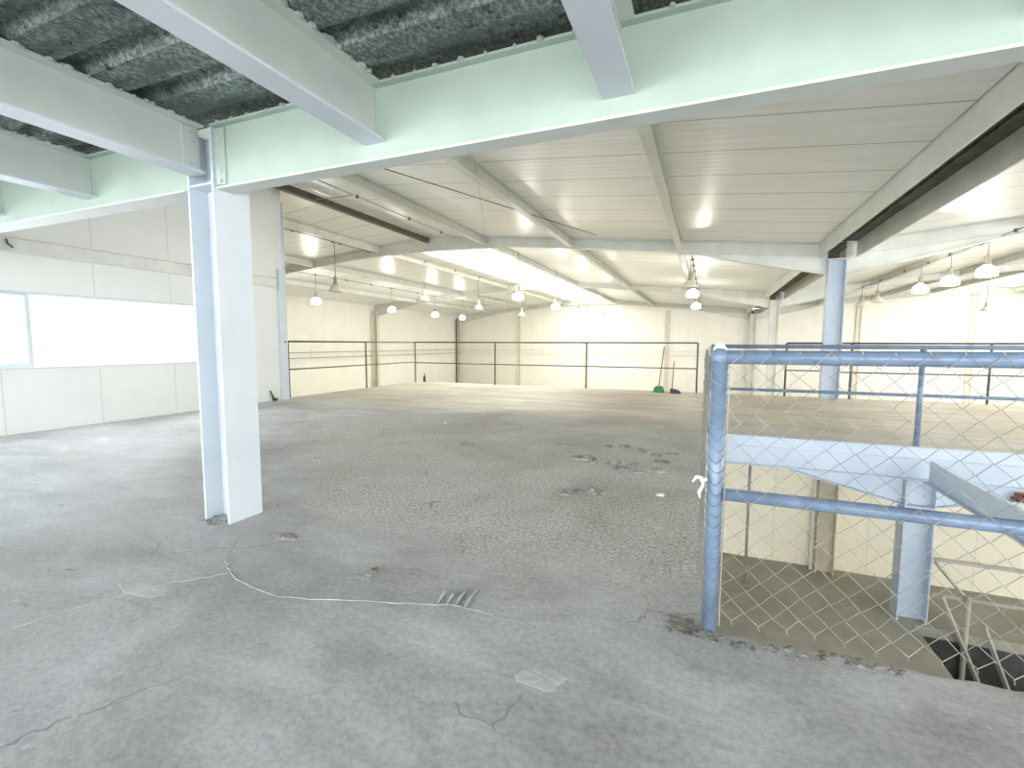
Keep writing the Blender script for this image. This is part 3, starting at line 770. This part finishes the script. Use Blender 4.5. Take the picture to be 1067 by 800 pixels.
CL = [(-1.15,4.78,.16,.09,.035),(-1.02,4.62,.08,.05,.03),(-.80,4.70,.10,.05,.03),(-.72,4.52,.09,.06,.028),(-.62,4.72,.07,.05,.025),(-.55,4.45,.06,.04,.02),
      (-1.02,5.45,.12,.05,.02),(-.84,5.50,.09,.05,.03),(-.62,5.35,.10,.05,.03),(-.45,5.2,.08,.05,.025),(-.38,4.95,.12,.05,.02),(-.40,4.55,.10,.05,.03),(-.30,5.35,.10,.04,.015),
      (-1.02,3.58,.08,.06,.028),(-.93,3.66,.07,.05,.022),(-.78,3.70,.10,.05,.026),(-.86,3.78,.05,.04,.02),(-1.5,5.35,.14,.04,.014),(-2.6,4.9,.12,.05,.012)]
for i, c in enumerate(CL):
    tag(clod(*c, 'mortar_clod', None, M['clod'], seed=i+3), 'lump of grey mortar among those on the coarse floor in front of the railing post', 'rubble', 'mortar lumps on the coarse floor')
clod(-.51, 1.53, .105, .085, .002, 'cement_patch', 'round pale cement patch on the near floor, bottom centre', M['patch'], seed=44, cat='patch')
clod(-2.49, 1.36, .21, .07, .002, 'cement_patch', 'long pale cement patch on the near floor, left of the cracked ridge', M['patch'], seed=49, cat='patch')
clod(-.30, 3.84, .035, .035, .012, 'paper_scrap', 'small white scrap on the coarse floor near the railing post', M['tape'], seed=5, cat='scrap')
clod(-3.6, 6.1, .03, .03, .014, 'paper_scrap', 'tiny white scrap on the coarse floor further back', M['tape'], seed=9, cat='scrap')
# little combed smears of mortar
for i in range(4):
    x = -1.13+i*.045
    tag(MB().tube([(x, 1.93-.05*math.cos(i), .004), (x+.008, 1.88, .010), (x+.02, 1.80, .004)], [.004, .010, .003], 6).build('mortar_smear', M['ridge']),
        'short raised mortar smear in the row of four on the near floor', 'rubble', 'combed mortar smears')
clod(-1.58, 1.92, .035, .05, .02, 'mortar_clod', 'small dark mortar lump on the near floor between column and smears', M['clod'], seed=71)
clod(-2.36, 2.08, .10, .05, .012, 'mortar_clod', 'flat dark mortar lump just right of the white column', M['clod'], seed=75)
# raised pale crack ridges
def ridge(pts, label, r=.0036):
    rnd = random.Random(len(label)); P = []
    for a, b in zip(pts[:-1], pts[1:]):
        for k in range(6):
            f = k/6; P.append((a[0]+(b[0]-a[0])*f+rnd.uniform(-.01, .01), a[1]+(b[1]-a[1])*f+rnd.uniform(-.008, .008), .0))
    P.append((*pts[-1], 0))
    tag(MB().tube(P, [r*rnd.uniform(.5, 1.1) for _ in P], 6).build('crack_ridge', M['ridge']), label, 'crack')
ridge([(-2.62, 1.95), (-2.42, 1.72), (-2.23, 1.61), (-1.83, 1.55), (-1.35, 1.71), (-1.0, 1.82), (-.83, 1.81)], 'raised pale cement crack curving over the near floor from the column foot')
ridge([(-2.66, .95), (-2.56, 1.22), (-2.44, 1.45), (-2.27, 1.62)], 'faint pale cement ridge running to the left bottom of the floor', .003)
# broken concrete round the railing post
mb = MB()
for k in range(80):
    s = random.random(); x = -.02+s*.75; y = 2.03+.03*s+random.uniform(-.045, .02) - .02*math.sin(s*6)
    if (x-.052)**2+(y-2.09)**2 < .034**2: continue
    r = random.uniform(.004, .016)
    mb.lathe([(r*random.uniform(.7, 1.3), -.003), (r, r*.35), (r*.4, r*.55)], (x, y, 0), 5)
for k in range(60):
    x = -.06+random.uniform(-.06, .06); y = 2.05+random.uniform(-.06, .08)
    if (x-.052)**2+(y-2.09)**2 < .04**2: continue
    r = random.uniform(.004, .012)
    mb.lathe([(r, -.003), (r, r*.4), (r*.4, r*.6)], (x, y, 0), 5)
tag(mb.build('concrete_crumbs', M['edge']), 'broken concrete crumbs along the slab edge by the near railing post', 'rubble', kind='stuff')

# ------------------------------------------------------------------ light and camera
w = bpy.data.worlds.new('World'); SC.world = w; w.use_nodes = True
bg = w.node_tree.nodes['Background']; bg.inputs[0].default_value = (.93, .965, 1, 1); bg.inputs[1].default_value = 2.6

def area_light(name, loc, rot, sx, sy, power, c):
    l = bpy.data.lights.new(name, 'AREA'); l.shape = 'RECTANGLE'; l.size = sx; l.size_y = sy; l.energy = power; l.color = c
    o = bpy.data.objects.new(name, l); COL.objects.link(o); o.location = loc; o.rotation_euler = rot
    return o
# daylight through the open side behind the camera and through the long left window
area_light('daylight_rear', (-2.5, -4.9, 1.25), (R(92), 0, 0), 13, 2.0, 230, (.94, .97, 1))
area_light('daylight_left', (WX+.05, 1.0, 1.36), (0, R(-78), 0), .95, 8.6, 50, (.90, .95, 1))
area_light('fill_right', (XR-.3, 3.5, 1.5), (0, R(148), 0), 3.0, 15, 1900, (.95, .97, 1))  # added fill tilted up to brighten the roof; the right wall has no opening
area_light('fill_hall', (XR-.3, 19.0, 1.0), (0, R(112), 0), 2.6, 12, 500, (1, .98, .95))  # added fill for the hall, out of view beside the solid right wall
area_light('daylight_skylight', (-7.5, 22.0, 4.05), (0, 0, 0), 2.8, 19, 420, (1, .96, .88))
area_light('daylight_skylight_right', (RIDGE2, 14.0, 4.15), (0, 0, 0), 2.8, 34, 600, (1, .97, .92))

cam = bpy.data.cameras.new('Camera'); co = bpy.data.objects.new('Camera', cam); COL.objects.link(co)
yaw, pitch, roll = R(22.39), R(4.892), R(.213)
co.matrix_world = Matrix.Translation((0, 0, 1.2)) @ Matrix.Rotation(yaw, 4, 'Z') @ Matrix.Rotation(math.pi/2-pitch, 4, 'X') @ Matrix.Rotation(roll, 4, 'Z')
cam.sensor_width = 36; cam.lens = 490.6/1067*36; cam.clip_start = .02; cam.clip_end = 300
SC.camera = co
SC.view_settings.view_transform = 'Standard'; SC.view_settings.look = 'None'
SC.view_settings.exposure = 1.12; SC.view_settings.gamma = 1; SC.view_settings.use_curve_mapping = False
SC.cycles.max_bounces = 12; SC.cycles.diffuse_bounces = 8
